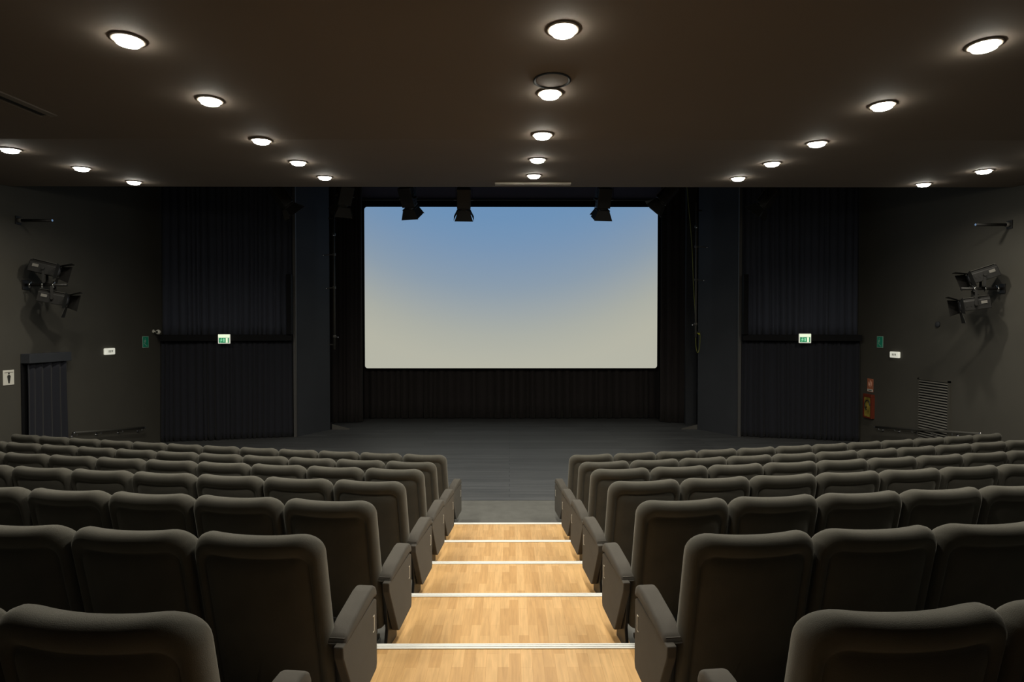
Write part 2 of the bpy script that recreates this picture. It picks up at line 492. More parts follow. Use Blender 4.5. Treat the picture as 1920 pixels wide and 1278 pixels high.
# ------------------------------------------------------------------ downlights
CAMROT = Matrix.Rotation(-math.atan(5/F), 3, 'Z') @ Matrix.Rotation(R(90)-math.atan((639-HY)/F), 3, 'X')
def ray(px, py):
    """sideways and upward slope of the line of sight through an image point"""
    d = CAMROT @ Vector(((px-960)/F, (639-py)/F, -1))
    return d.x/d.y, d.z/d.y
def on_ceiling(px, py):
    u, v = ray(px, py)
    y = 4.0
    for _ in range(40): y = (ceil_z(y)-CZ)/v
    return u*y, y
rowsL = {'far left': [(251, 340), (153, 314), (19, 279)],
         'left': [(609, 331), (559, 303), (490, 262), (394, 187), (240, 73)],
         'centre': [(1001, 328), (1008, 298), (1017, 252), (1031, 174), (1056, 54)],
         'right': [(1384, 333), (1448, 305), (1532, 267), (1655, 196), (1846, 83)],
         'far right': [(1732, 344), (1845, 319)]}
LP = []
for nm, pts in rowsL.items():
    ps = [on_ceiling(*p) for p in pts]
    mx_ = sum(p[0] for p in ps)/len(ps)
    ps = [(p[0], p[1]) for p in ps]
    dy = 1.02
    n_extra = 1 if len(pts) == 5 else 0 if nm == 'far left' else 1
    for j in range(n_extra): ps.append((mx_ if j else ps[-1][0]*.5+mx_*.5, ps[-1][1]-dy))
    for j, p in enumerate(ps): LP.append((nm, j, p, j < len(pts)))
def dl_mesh():
    tr = nb(); lathe(tr, [(.098, 0), (.104, -.004), (.100, -.010), (.088, -.012), (.082, -.006), (.080, 0)], 32)
    gl = nb(); lathe(gl, [(.079, -.001), (.078, -.014), (.068, -.032), (.042, -.042), (.008, -.045)], 28)
    return tr, gl
proto = None
for nm, j, (x, y), vis in LP:
    if proto is None:
        t = thing('downlight', '', 'ceiling light', group='round downlights in the ceiling')
        a, g = dl_mesh()
        obj('trim_ring', a, 'ceil', t, smooth=True); obj('lamp', g, 'bulb', t, smooth=True)
        ld = bpy.data.lights.new('downlight_lamp', 'AREA'); ld.shape = 'DISK'; ld.size = .15
        ld.energy = 19; ld.color = (1.0, .94, .80); ld.spread = R(160)
        lo = link(bpy.data.objects.new('light_source', ld), t); lo.location = (0, 0, -.048)
        proto = t
    else: t = dup(proto)
    t.location = (x, y, ceil_z(y))
    t.rotation_euler = (math.atan((2.062-1.85)/(8.7-5.87)) if y > 5.87 else 0, 0, 0)
    t['label'] = 'round white downlight in %s ceiling row, %s from the stage' % (nm, ORD(j+1))

# round ceiling speaker beside the fourth centre downlight
x, y = on_ceiling(1035, 150)
t = thing('ceiling_speaker', 'round flush brown ceiling grille beside the centre downlights', 'speaker', (x, y, ceil_z(y)))
b = nb(); lathe(b, [(.135, 0), (.142, -.008), (.132, -.012), (.122, -.004), (.12, 0)], 40); obj('rim', b, 'slot', t, smooth=True)
b = nb(); lathe(b, [(.12, -.001), (.118, -.004), (.05, -.006), (.01, -.006)], 40); obj('grille', b, 'ceil', t)
# linear diffuser by the ceiling's front edge
xa, ya = on_ceiling(928, 343); xb, yb = on_ceiling(1070, 343)
sl = math.atan((2.062-1.85)/(8.7-5.87))
t = thing('linear_air_diffuser', 'narrow pale slot diffuser at the ceiling edge above the screen', 'air vent', ((xa+xb)/2, ya, ceil_z(ya)), (sl, 0, 0))
hl = (xb-xa)/2
b = nb()
for q in (-.05, 0, .05): box(b, -hl, hl, q-.008, q+.008, -.028, 0, bevel=.002, seg=1)
for q in (-hl, hl-.016): box(b, q, q+.016, -.05, .05, -.014, 0)
obj('frame', b, 'diffuser', t)
b = nb(); box(b, -hl+.016, hl-.016, -.05, .05, -.004, -.0005); obj('slot', b, 'slot', t)
# long dark slot far left
x0_, y0_ = on_ceiling(84, 215); x1_, y1_ = on_ceiling(0, 180)
t = thing('linear_slot_diffuser', 'long dark slot diffuser in the ceiling at the far left', 'air vent', (x0_, y0_, ceil_z(y0_)), (0, 0, 0))
ang = math.atan2(y0_-y1_, x0_-x1_)
L_ = 1.3
mx = Matrix.Rotation(PI+ang, 4, 'Z')
b = nb(); box(b, 0, L_, -.035, .035, -.004, -.0005, mx=mx); obj('slot', b, 'slot', t)
b = nb(); box(b, -.02, L_+.02, .035, .10, -.012, 0, mx=mx); box(b, -.02, L_+.02, -.05, -.035, -.012, 0, mx=mx); obj('frame', b, 'slotrim', t)

# ------------------------------------------------------------------ screen and stage house
def rr2(cx, cz, hw, hh, r, m=8):
    pts = []
    for (sx, sz, a) in ((1, 1, 0), (-1, 1, 90), (-1, -1, 180), (1, -1, 270)):
        for i in range(m+1):
            q = R(a+90*i/m); pts.append((cx+sx*(hw-r)+r*math.cos(q), cz+sz*(hh-r)+r*math.sin(q)))
    return pts
YS = 15.3
sx0, sx1 = (684.5-955)/F*YS, (1232.5-955)/F*YS
sz0, sz1 = CZ-(690-HY)/F*YS, CZ-(389-HY)/F*YS
scx, scz, shw, shh = (sx0+sx1)/2, (sz0+sz1)/2, (sx1-sx0)/2, (sz1-sz0)/2
t = thing('cinema_screen', 'large projection screen, painted glow of blue spill fading to pale grey, above the stage', 'screen', (scx, YS, sz0))
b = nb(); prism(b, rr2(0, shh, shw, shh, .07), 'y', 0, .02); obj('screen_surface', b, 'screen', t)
b = nb(); prism(b, rr2(0, shh, shw+.012, shh+.012, .08), 'y', .021, .07); obj('frame', b, 'black', t)
b = nb(); box(b, -shw-.35, shw+.2, -.03, .03, 2*shh+.02, 2*shh+.15); obj('top_casing', b, 'black', t)
b = nb(); tube(b, [(-shw-.1, -.04, 2*shh+.17), (shw+.05, -.04, 2*shh+.17)], .022, 10)
obj('hanging_bar', b, 'doorgrey', t)
# hangers hold the screen from the roof
b = nb()
for q in (-2.6, 2.6): tube(b, [(q, -.02, 2*shh+.14), (q, -.02, TOP-sz0)], .006, 6)
obj('hanger', b, 'black', t)

def curtain(name, label, p0, p1, z0, z1, mname, pleat=.11, amp=.045, seed=1, flare=.4, group=None, hem=0.0):
    rnd = random.Random(seed)
    p0 = Vector(p0); p1 = Vector(p1); d = (p1-p0); Lg = d.length; d.normalize(); nrm = Vector((-d.y, d.x))
    # irregular pleats
    xs = [0.0]; 
    while xs[-1] < Lg: xs.append(xs[-1]+pleat*rnd.uniform(.55, 1.5))
    amps = [amp*rnd.uniform(.4, 1.2) for _ in xs]
    n = int(Lg/.014)
    nz = 14
    b = nb(); G = []
    for iz in range(nz+1):
        tz = iz/nz
        row = []
        for i in range(n+1):
            s = Lg*i/n
            j = max(q for q in range(len(xs)) if xs[q] <= s+1e-9); j = min(j, len(xs)-2)
            u = (s-xs[j])/(xs[j+1]-xs[j])
            A = amps[j]*(1-tz*flare)
            off = A*(math.sin(PI*u)**.9) + .012*math.sin(s*5+tz*3)*(1-tz)
            p = p0 + d*(s + .015*math.sin(s*3.1+tz*2.0)*(1-tz)) + nrm*off
            zz = z0 + (z1-z0)*tz + (hem*math.sin(s*2.3) if iz == 0 else 0)
            row.append(b.verts.new((p.x, p.y, zz)))
        G.append(row)
    for a, c in zip(G[:-1], G[1:]):
        for i in range(n): b.faces.new((a[i], a[i+1], c[i+1], c[i]))
    o = obj(name, b, mname, smooth=True, recalc=True)
    md = o.modifiers.new('thickness', 'SOLIDIFY'); md.thickness = .006
    tag(o, label, 'curtain', group)
    return o
# pleats bulge along nrm (left of the direction): go from right to left so they face the hall
curtain('stage_backdrop', 'black pleated back curtain below and behind the cinema screen', (4.9, 15.62), (-4.9, 15.62), .02, 5.66, 'backcurtain', .17, .12, 3, flare=.5)
curtain('stage_wing_curtain', 'black wing curtain left of the cinema screen', (-3.68, 14.98), (-4.75, 14.75), .02, TOP-.05, 'backcurtain', .13, .07, 4, group='wing curtains beside the screen')
curtain('stage_wing_curtain', 'black wing curtain right of the cinema screen', (4.55, 14.75), (3.80, 14.98), .02, TOP-.05, 'backcurtain', .13, .07, 5, group='wing curtains beside the screen')

# proscenium panels, angled
def wallprism(name, pts, z0, z1, m):
    b = nb(); prism(b, pts, 'z', z0, z1); return struct(name, b, m)
PL0, PL1 = (-4.61, 12.95), (-4.16, 13.85)
PR0, PR1 = (4.97, 12.95), (4.38, 13.85)
wallprism('wall_proscenium_left', [PL0, PL1, (-4.30, 13.95), (-4.72, 13.02)], .003, TOP, 'pros')
wallprism('wall_proscenium_right', [PR0, (5.08, 13.02), (4.52, 13.95), PR1], .003, TOP, 'pros')
wallprism('trim_1', [(-4.66, 12.90), (-4.60, 12.90), (-4.60, 12.949), (-4.66, 12.949)], .003, TOP, 'trimgrey')
wallprism('trim_2', [(4.96, 12.90), (5.02, 12.90), (5.02, 12.949), (4.96, 12.949)], .003, TOP, 'trimgrey')
wallprism('trim_added_header', [(-4.15, 15.34), (4.2, 15.34), (4.2, 15.38), (-4.15, 15.38)], 2.334+(617-374)/1120*15.34, TOP, 'header')  # header board added to catch bounce; its navy is painted blue spill
wallprism('trim_3', [(4.33, 14.62), (4.60, 14.62), (4.60, 14.72), (4.33, 14.72)], .003, TOP, 'pros')

# side curtains over the two stage-side exits, valance box between them
LC0, LC1 = Vector((-4.70, 12.98)), Vector((XL+.02, 12.36))
RC0, RC1 = Vector((XR-.02, 12.36)), Vector((5.06, 12.98))
curtain('side_curtain', 'lower black pleated curtain below the valance left of the stage', LC0, LC1, .01, 2.12, 'curtain', .11, .085, 11, group='curtains over the stage-side exits')
curtain('side_curtain', 'lower black pleated curtain below the valance right of the stage', RC0, RC1, .01, 2.12, 'curtain', .11, .085, 12, group='curtains over the stage-side exits')
curtain('side_curtain', 'tall charcoal pleated curtain above the valance left of the stage', LC0+Vector((0, .10)), LC1+Vector((0, .10)), 2.2, TOP-.05, 'curtain2', .12, .075, 13, flare=.1, group='curtains over the stage-side exits')
curtain('side_curtain', 'tall charcoal pleated curtain above the valance right of the stage', RC0+Vector((0, .10)), RC1+Vector((0, .10)), 2.2, TOP-.05, 'curtain2', .12, .075, 14, flare=.1, group='curtains over the stage-side exits')
def beam(name, label, a, c, z0, z1, dep, m):
    d = (c-a).normalized(); n = Vector((d.y, -d.x))
    if n.y > 0: n = -n
    a2 = a + n*.09; c2 = c + n*.09
    b = nb(); prism(b, [tuple(a2), tuple(c2), tuple(c2+n*dep), tuple(a2+n*dep)], 'z', z0, z1, bevel=.006, seg=1)
    return tag(obj(name, b, m), label, 'valance', 'valance boxes beside the stage'), d, n, a2+n*dep
ZV0, ZV1 = CZ-.245, CZ-.115
vl = beam('valance_box', 'black valance box carrying the left exit sign', LC1+Vector((.015, 0)), LC0, ZV0, ZV1, .10, 'black')
vr = beam('valance_box', 'black valance box carrying the right exit sign', RC1, RC0-Vector((.015, 0)), ZV0, ZV1, .10, 'black')
for (x, lab) in ((-4.68, 'short black post standing on the left valance box'), (5.06, 'short black post standing on the right valance box')):
    b = nb(); box(b, x-.06, x+.04, 12.72, 12.84, ZV1+.001, CZ+1.17, bevel=.008, seg=1)
    tag(obj('post_box', b, 'black'), lab, 'post', 'posts on the valance boxes')

# ------------------------------------------------------------------ wall fittings
def quad_sign(t, name, pts, y, m, th=.0015):
    b = nb(); prism(b, pts, 'y', y-th, y); return obj(name, b, m, t)
def man(pts_scale, ox, oz, flip=1):
    s = pts_scale
    P_ = [[(-.10, .35), (.02, .35), (.10, .05), (.24, -.10), (.18, -.18), (.02, -.02), (-.02, -.2), (-.12, -.45), (-.24, -.45), (-.12, -.15), (-.16, .05), (-.30, -.05), (-.34, .02), (-.16, .2)],
          [(.08, .28), (.28, .16), (.26, .08), (.06, .16)],
          [(.02+.09*math.cos(a*PI/5), .50+.09*math.sin(a*PI/5)) for a in range(10)]]
    return [[(ox+flip*s*x, oz+s*z) for x, z in p] for p in P_]
def exit_sign(cx, n, d, face, label, zc):
    ang = math.atan2(d.y, d.x)
    t = thing('exit_sign', label, 'sign', (cx[0], cx[1], zc), (0, 0, ang), group='lit exit signs on the valance boxes')
    b = nb(); box(b, -.115, .115, -.05, 0, -.098, .098, bevel=.008); obj('housing', b, 'lampwhite', t)
    b = nb(); box(b, -.108, .108, -.054, -.048, .032, .09, bevel=.002); obj('light_strip', b, 'whitelit', t)
    g = nb(); box(g, -.098, .094, -.0535, -.048, -.082, .024); g = obj('green_panel', g, 'greenlit', t)
    for i, p in enumerate(man(.085, -.05, -.032)): quad_sign(g, 'running_figure', p, -.0537, 'palegreen')
    quad_sign(g, 'arrow', [(-.012, -.06), (.010, -.06), (.010, -.01), (.018, -.01), (-.001, .012), (-.02, -.01), (-.012, -.01)], -.0537, 'palegreen')
    quad_sign(g, 'doorway', [(.035, -.078), (.072, -.078), (.072, .020), (.035, .020)], -.0537, 'whitelit')
    return t
# left valance face point at x pixel 422, right at 1510
def on_line(px, a, d):
    u = (px-955)/F     # x = u*y ; a + s*d
    s = (u*a.y - a.x)/(d.x - u*d.y)
    return a + d*s
_, d, n, a = vl
p = on_line(422, a, d)
exit_sign(p, n, d, 0, 'lit green exit sign on the valance box left of the stage', CZ-(635-HY)/F*p.y)
_, d, n, a = vr
p = on_line(1510, a, d)
dd = d if d.x > 0 else -d
exit_sign(p, n, dd, 0, 'lit green exit sign on the valance box right of the stage', CZ-(634-HY)/F*p.y)

def on_wall(px, py, s):
    X = XL if s < 0 else XR
    u, v = ray(px, py); y = X/u
    return X, y, CZ+v*y
def wall_rot(s): return (0, 0, PI/2 if s < 0 else -PI/2)   # local -y faces into the room (left wall: +x)
def plate_sign(s, px0, px1, py, h, th=.006):
    X, ya, _ = on_wall(px0, py, s); _, yb, _ = on_wall(px1, py, s)
    _, yc, zc = on_wall((px0+px1)/2, py, s)
    return (X+s*.002, (ya+yb)/2, zc), abs(yb-ya), yc
# green running-man plates
for s, x0p, x1p, ya, yb, lab in ((-1, 267, 278.5, 630, 651.5, 'green emergency exit plate on the left wall'), (1, 1644.5, 1656, 630, 651.5, 'green emergency exit plate on the right wall')):
    loc, w, yc = plate_sign(s, x0p, x1p, (ya+yb)/2, 0); h = (yb-ya)/F*yc
    t = thing('emergency_exit_plate', lab, 'sign', loc, wall_rot(s), group='green exit plates on the side walls')
    b = nb(); box(b, -w/2, w/2, -.006, 0, -h/2, h/2, bevel=.0015, seg=1); obj('border', b, 'palesign', t)
    b = nb(); box(b, -w/2+.013, w/2-.013, -.0075, -.005, -h/2+.013, h/2-.013); g = obj('green_field', b, 'green', t)
    for p_ in man(h*.5, -.02, .01): quad_sign(g, 'running_figure', p_, -.0085, 'palesign')
    quad_sign(g, 'arrow', [(-w*.36, -h*.12), (-w*.30, -h*.08), (w*.25, -h*.36), (w*.2, -h*.40)], -.0085, 'palesign')
# white boxes
for s, x0p, x1p, ya, yb, lab in ((-1, 194, 212, 652.5, 664.5, 'small white emergency light box on the left wall'), (1, 1672, 1688.5, 659, 670.5, 'small white emergency light box on the right wall')):
    loc, w, yc = plate_sign(s, x0p, x1p, (ya+yb)/2, 0); h = (yb-ya)/F*yc
    t = thing('emergency_light_box', lab, 'light', loc, wall_rot(s), group='white boxes on the side walls')
    b = nb(); box(b, -w/2, w/2, -.045, 0, -h/2, h/2, bevel=.012); obj('diffuser', b, 'lampwhite', t)
    f = -1 if s < 0 else 1
    b = nb()
    for q in range(3): box(b, -.055+q*.045, -.025+q*.045, -.0465, -.044, .005, .018)
    for q in range(3): box(b, -.05+q*.045, -.035+q*.045, -.0465, -.044, -.02, .002)
    obj('printed_marks', b, 'ink', t)
# toilet sign
loc, w, yc = plate_sign(-1, 5, 25.5, 707.5, 0); h = 28/F*yc
t = thing('toilet_sign', 'white toilet sign with a dark standing figure beside the curtained door', 'sign', loc, wall_rot(-1))
b = nb(); box(b, -w/2, w/2, -.012, 0, -h/2, h/2, bevel=.004); obj('plate', b, 'white', t)
b = nb(); box(b, -w/2+.02, w/2-.02, -.014, -.011, h/2-.04, h/2-.032); obj('rule', b, 'slotrim', t)
quad_sign(t, 'figure_body', [(0, -.085), (.012, -.08), (.026, -.0), (.030, .012), (.018, .038), (-.018, .038), (-.030, .012), (-.026, 0), (-.012, -.08)], -.0125, 'ink')
quad_sign(t, 'figure_head', [(.014*math.cos(a*PI/6), .058+.014*math.sin(a*PI/6)) for a in range(12)], -.0125, 'ink')

# curtained door in the left wall
_, ya, _ = on_wall(38, 670, -1); _, yb, _ = on_wall(118, 670, -1)
zt = on_wall(43, 663, -1)[2]; zl = on_wall(43, 681, -1)[2]
t = thing('door_pelmet', 'black box pelmet over the curtained door in the left wall', 'pelmet', (XL, ya, zl))
b = nb(); box(b, 0.0, .14, 0, yb-ya, 0, zt-zl, bevel=.004, seg=1); obj('box', b, 'pros', t)
curtain('door_curtain', 'dark pleated curtain hanging in the left wall doorway', (XL+.06, yb-.03), (XL+.06, ya+.03), .01, zl-.002, 'curtain', .15, .07, 21, flare=.3)
b = nb(); box(b, 0, .02, ya-.07, yb+.05, 0, zl)
o = struct('door_1', bx(XL, XL+.012, ya, yb, .01, zl), 'black')

# security camera / floodlight knob near the corner
X, y, z = XL, 12.1, CZ+(HY-621)/F*12.1
t = thing('wall_camera', 'small white ball camera on the left wall by the side curtain', 'camera', (X, y, z))
b = nb(); lathe(b, [(.005, 0), (.035, .004), (.038, .02), (.015, .03)], 20, Matrix.Rotation(PI/2, 4, 'Y')); obj('wall_rose', b, 'white', t, smooth=True)
b = nb(); tube(b, [(.02, 0, 0), (.07, 0, -.005)], .012, 10); obj('arm', b, 'white', t, smooth=True)
b = nb(); bmesh.ops.create_uvsphere(b, u_segments=20, v_segments=14, radius=.048, matrix=Matrix.Translation((.105, -.0, -.012))); hd = obj('head', b, 'white', t, smooth=True)
b = nb(); lathe(b, [(.022, 0), (.022, .012), (.016, .014)], 18, Matrix.Translation((.105, -.040, -.012)) @ Matrix.Rotation(PI/2, 4, 'X')); obj('lens', b, 'ink', hd)

# fire sign + cabinet on right wall
loc, w, yc = plate_sign(1, 1626.5, 1637.5, 722, 0); h = 25/F*yc
t = thing('fire_hose_sign', 'orange fire hose reel sign above the cabinet on the right wall', 'sign', loc, wall_rot(1))
b = nb(); box(b, -w/2, w/2, -.006, 0, -h/2, h/2, bevel=.0015, seg=1); obj('plate', b, 'orange', t)
b = nb(); box(b, -w/2+.008, w/2-.008, -.0075, -.005, -h/2+.01, -h/2+.055); obj('caption_strip', b, 'white', t)
quad_sign(t, 'caption_text', [(-w*.3, -h/2+.025), (w*.3, -h/2+.025), (w*.3, -h/2+.04), (-w*.3, -h/2+.04)], -.0085, 'ink')
b = nb()
for rr in (.062, .042, .022):
    pts = [(rr*.8*math.cos(a*PI/12), -.009, .03+rr*math.sin(a*PI/12)) for a in range(25)]
    tube(b, pts, .005, 6)
obj('hose_symbol', b, 'paleorange', t)
loc, w, yc = plate_sign(1, 1624, 1640, 761, 0); h = 45/F*yc
t = thing('fire_hose_cabinet', 'red framed fire hose cabinet with yellowish front on the right wall', 'cabinet', loc, wall_rot(1))
b = nb()
box(b, -w/2, w/2, -.07, 0, h/2-.06, h/2, bevel=.004, seg=1); box(b, -w/2, w/2, -.07, 0, -h/2, -h/2+.03, bevel=.004, seg=1)
box(b, -w/2, -w/2+.035, -.07, 0, -h/2+.03, h/2-.06); box(b, w/2-.035, w/2, -.07, 0, -h/2+.03, h/2-.06)
obj('frame', b, 'red', t)
b = nb(); box(b, -w/2+.035, w/2-.035, -.06, 0, -h/2+.03, h/2-.06); obj('front_pane', b, 'glassyel', t)
b = nb(); tube(b, [(.085*math.cos(a*PI/10), -.064, .02+.1*math.sin(a*PI/10)) for a in range(15)], .012, 8); obj('hose', b, 'ink', t)
b = nb(); tube(b, [(-.03, -.07, -.02), (0, -.075, .0)], .016, 8); obj('nozzle', b, 'brass', t)

# louvre vent on the right wall
_, ya, _ = on_wall(1780, 760, 1); _, yb, _ = on_wall(1725.5, 760, 1)
zt = on_wall(1752, 714, 1)[2]; zb = .35
t = thing('louvre_grille', 'tall dark louvred air grille low on the right wall', 'air vent', (XR, (ya+yb)/2, zb), wall_rot(1))
w = (yb-ya); h = zt-zb
b = nb(); box(b, -w/2, w/2, -.006, 0, 0, h); obj('backing', b, 'slot', t)
b = nb()
box(b, -w/2-.03, -w/2, -.035, 0, -.03, h+.03); box(b, w/2, w/2+.03, -.035, 0, -.03, h+.03)
box(b, -w/2-.03, w/2+.03, -.035, 0, h, h+.03); box(b, -w/2-.03, w/2+.03, -.035, 0, -.03, 0)
obj('frame', b, 'wall', t)
ns = 24
b = nb()
for q in range(ns):
    zc_ = h*(q+.5)/ns
    box(b, -w/2, w/2, -.016, .016, -.003, .003, mx=Matrix.Translation((0, -.024, zc_)) @ Matrix.Rotation(R(32), 4, 'X'))
obj('slats', b, 'slat', t)

# handrails low on the side walls
def rail(s, pxa, pya, pxb, pyb, nbk, lab):
    A = Vector(on_wall(pxa, pya, s)); B = Vector(on_wall(pxb, pyb, s))
    A.x -= s*.09; B.x -= s*.09
    t = thing('handrail', lab, 'handrail', tuple(A), group='chrome handrails on the side walls')
    D = B-A
    b = nb(); tube(b, [(0, 0, 0), D], .021, 12); obj('rail', b, 'doorgrey', t, smooth=True)
    for i in range(nbk):
        q = D*(.04+.92*i/(nbk-1))
        b = nb(); tube(b, [q+Vector((0, 0, -.015)), q+Vector((0, 0, -.05)), q+Vector((s*.03, 0, -.06)), q+Vector((s*.09, 0, -.06))], .008, 8)
        lathe(b, [(.03, 0), (.03, .006), (.01, .008)], 14, Matrix.Translation(q+Vector((s*.09, 0, -.06))) @ Matrix.Rotation(-s*PI/2, 4, 'Y'))
        obj('bracket', b, 'chrome', t)
        if i in (0, nbk-1):
            b = nb(); e = q+D.normalized()*(-.03 if i == 0 else .03)
            bmesh.ops.create_uvsphere(b, u_segments=12, v_segments=8, radius=.025, matrix=Matrix.Translation(D*(0 if i == 0 else 1)))
            obj('end_cap', b, 'chrome', t, smooth=True)
rail(-1, 262, 801.5, 128, 811, 4, 'thin chrome handrail low on the left wall behind the seats')
rail(1, 1650, 800, 1850, 813, 6, 'thin chrome handrail low on the right wall in front of the louvres')

# bare projecting arms with flange
for s, px, py, lab in ((-1, 33, 413, 'bare black bar projecting from the left wall above the lanterns'), (1, 1894, 421, 'bare black bar projecting from the right wall above the lanterns')):
    X, y, z = on_wall(px, py, s)
    t = thing('projecting_bar', lab, 'bracket', (X, y, z), group='bare arms on the side walls')
    b = nb(); box(b, -.0 if s < 0 else -.015, .015 if s < 0 else 0, -.05, .05, -.06, .06, bevel=.002, seg=1); obj('flange', b, 'spotblack', t)
    b = nb(); tube(b, [(0, 0, 0), (-s*.06, 0, 0)], .034, 14); obj('socket', b, 'spotgrey', t, smooth=True)
    b = nb(); tube(b, [(-s*.05, 0, 0), (-s*.50, .0, 0)], .022, 14); ba = obj('bar', b, 'spotblack', t, smooth=True)
    b = nb(); tube(b, [(-s*.50, 0, 0), (-s*.507, .0, 0)], .017, 14); obj('end_cap', b, 'chrome', t)

# ------------------------------------------------------------------ theatre lanterns
def lantern(label, loc, yaw, pitch, scale=1.0, yoke_to=None, group=None, doors=(35, 35, 30, 30), roll=0, hook=True, grey_bottom=False, logo=False):
    """lens faces local +x; yaw turns it about z, pitch tips the nose down; yoke hangs up (1) or stands down (-1)"""
    t = thing('stage_lantern', label, 'spotlight', loc, (0, 0, yaw), group=group)
    S = scale
    rot = Matrix.Rotation(R(pitch), 4, 'Y')
    def put(bmm): bmesh.ops.transform(bmm, matrix=rot, verts=bmm.verts); return bmm
    b = nb()
    prism(b, [(-.12*S, -.085*S), (.12*S, -.085*S), (.12*S, .07*S), (.085*S, .105*S), (-.085*S, .105*S), (-.12*S, .07*S)], 'x', -.20*S, .15*S, bevel=.008*S)
    # ventilation fins along the top and sides
    for q in range(6): box(b, (-.17+q*.055)*S, (-.145+q*.055)*S, -.125*S, .125*S, -.02*S, .05*S)
    for q in (-.05, 0, .05): box(b, -.18*S, .13*S, (q-.012)*S, (q+.012)*S, .104*S, .118*S)
    body = obj('body', put(b), 'spotblack', t)
    b = nb(); box(b, -.19*S, .14*S, -.09*S, .09*S, .118*S, .123*S); obj('top_cover', put(b), 'spotgrey', t)
    b = nb(); lathe(b, [(.10*S, 0), (.10*S, .03*S), (.088*S, .032*S)], 28, Matrix.Translation((.15*S, 0, .01*S)) @ Matrix.Rotation(PI/2, 4, 'Y')); obj('lens_ring', put(b), 'spotblack', t)
    b = nb(); lathe(b, [(.086*S, 0), (.07*S, .012*S), (.03*S, .022*S), (.005*S, .024*S)], 28, Matrix.Translation((.181*S, 0, .01*S)) @ Matrix.Rotation(PI/2, 4, 'Y')); obj('lens', put(b), 'lens', t, smooth=True)
    b = nb()
    for (a0, a1, c0, c1) in ((-.115, .115, .10, .115), (-.115, .115, -.105, -.09), (-.115, -.10, -.105, .115), (.10, .115, -.105, .115)):
        box(b, .18*S, .192*S, a0*S, a1*S, c0*S, c1*S)
    obj('door_frame', put(b), 'spotblack', t)
    # four barn doors: top, bottom, left, right
    for i, ang in enumerate(doors):
        b = nb(); L = .17*S; wn, wf = .105*S, (.165 if i < 2 else .135)*S
        pts = [(0, -wn), (0, wn), (L, wf), (L, -wf)]
        tb = nb(); prism(tb, pts, 'z', -.001, .001)
        if i < 2:
            sg = 1 if i == 0 else -1
            mx_ = Matrix.Translation((.19*S, 0, sg*.105*S)) @ Matrix.Rotation(-sg*R(ang), 4, 'Y')
        else:
            sg = 1 if i == 2 else -1
            mx_ = Matrix.Translation((.19*S, sg*.108*S, 0)) @ Matrix.Rotation(sg*R(ang), 4, 'Z') @ Matrix.Rotation(PI/2, 4, 'X')
        merge(b, tb, mx_)
        obj('barn_door', put(b), 'doorgrey' if (grey_bottom and i == 1) else 'spotblack', t)
    if logo:
        b = nb(); box(b, -.15*S, -.07*S, -.13*S, -.126*S, .0, .045*S); box(b, -.15*S, -.07*S, .126*S, .13*S, .0, .045*S); obj('name_plate', put(b), 'slat', t)
    ys = 1 if yoke_to is None or yoke_to > 0 else -1
    hy = abs(yoke_to) if yoke_to else .22*S
    b = nb()
    for sg in (-1, 1):
        box(b, -.018*S, .018*S, sg*.145*S-.003, sg*.145*S+.003, *(sorted((-.02*ys, ys*hy))))
    zz = sorted((ys*hy, ys*hy+ys*.006)); box(b, -.018*S, .018*S, -.145*S, .145*S, zz[0], zz[1])
    obj('yoke', b, 'spotblack', t)
    b = nb()
    for sg in (-1, 1): tube(b, [(0, sg*.115*S, 0), (0, sg*.175*S, 0)], .02*S, 10)
    obj('tilt_knob', b, 'spotblack', t)
    if hook:
        b = nb(); tube(b, [(0, 0, ys*hy), (0, 0, ys*(hy+.05))], .010, 8)
        z0 = ys*(hy+.085); tube(b, [(math.cos(a)*.034, 0, z0+math.sin(a)*.034) for a in [R(-100+i*28) for i in range(10)]], .009, 8)
        obj('hook_clamp', b, 'chrome' if logo else 'spotblack', t)
    return t
# pairs on the side walls, both clamped to one short bar
for s in (-1, 1):
    side = 'left' if s < 0 else 'right'
    if s < 0: pc, up, lo_ = (47, 534), (70, 505), (86, 560)
    else: pc, up, lo_ = (1880, 541), (1850, 516), (1848, 571)
    X, y, z = on_wall(*pc, s)
    t = thing('lantern_bar', 'short black bar with chrome clamps holding two lanterns, %s wall' % side, 'bracket', (X, y, z), group='lantern bars on the side walls')
    b = nb(); box(b, -.0 if s < 0 else -.015, .015 if s < 0 else 0, -.06, .06, -.07, .07, bevel=.002, seg=1); obj('flange', b, 'spotblack', t)
    b = nb(); tube(b, [(0, 0, 0), (-s*.62, 0, 0)], .021, 14); obj('bar', b, 'spotblack', t, smooth=True)
    for q in (.09, .28, .44):
        b = nb(); tube(b, [(-s*q, -.02, -.045), (-s*q, -.04, 0), (-s*q, -.015, .045), (-s*q, .03, .03)], .013, 8)
        tube(b, [(-s*q, -.03, -.02), (-s*(q+.03), -.075, -.04)], .010, 8)
        obj('clamp', b, 'chrome', t, smooth=True)
    z1 = z
    for which, (px, py), tilt in (('upper', up, 14 if s < 0 else 20), ('lower', lo_, 12 if s < 0 else 9)):
        xx = X - s*(.30 if which == 'upper' else .42)
        yy = y + .0
        zz = CZ-(py-HY)/F*y
        lab = '%s black lantern with open barn doors, on the %s wall bar' % (which, side)
        yaw = R(28) if s < 0 else R(180-28)
        hy = abs(zz-z1)-.028
        lantern(lab, (xx, yy, zz), yaw, tilt, .92, yoke_to=(-hy if which == 'upper' else hy), group='lanterns on the side walls', doors=(28, 95, -30 if s < 0 else 95, 95 if s < 0 else -30), hook=False, logo=True)

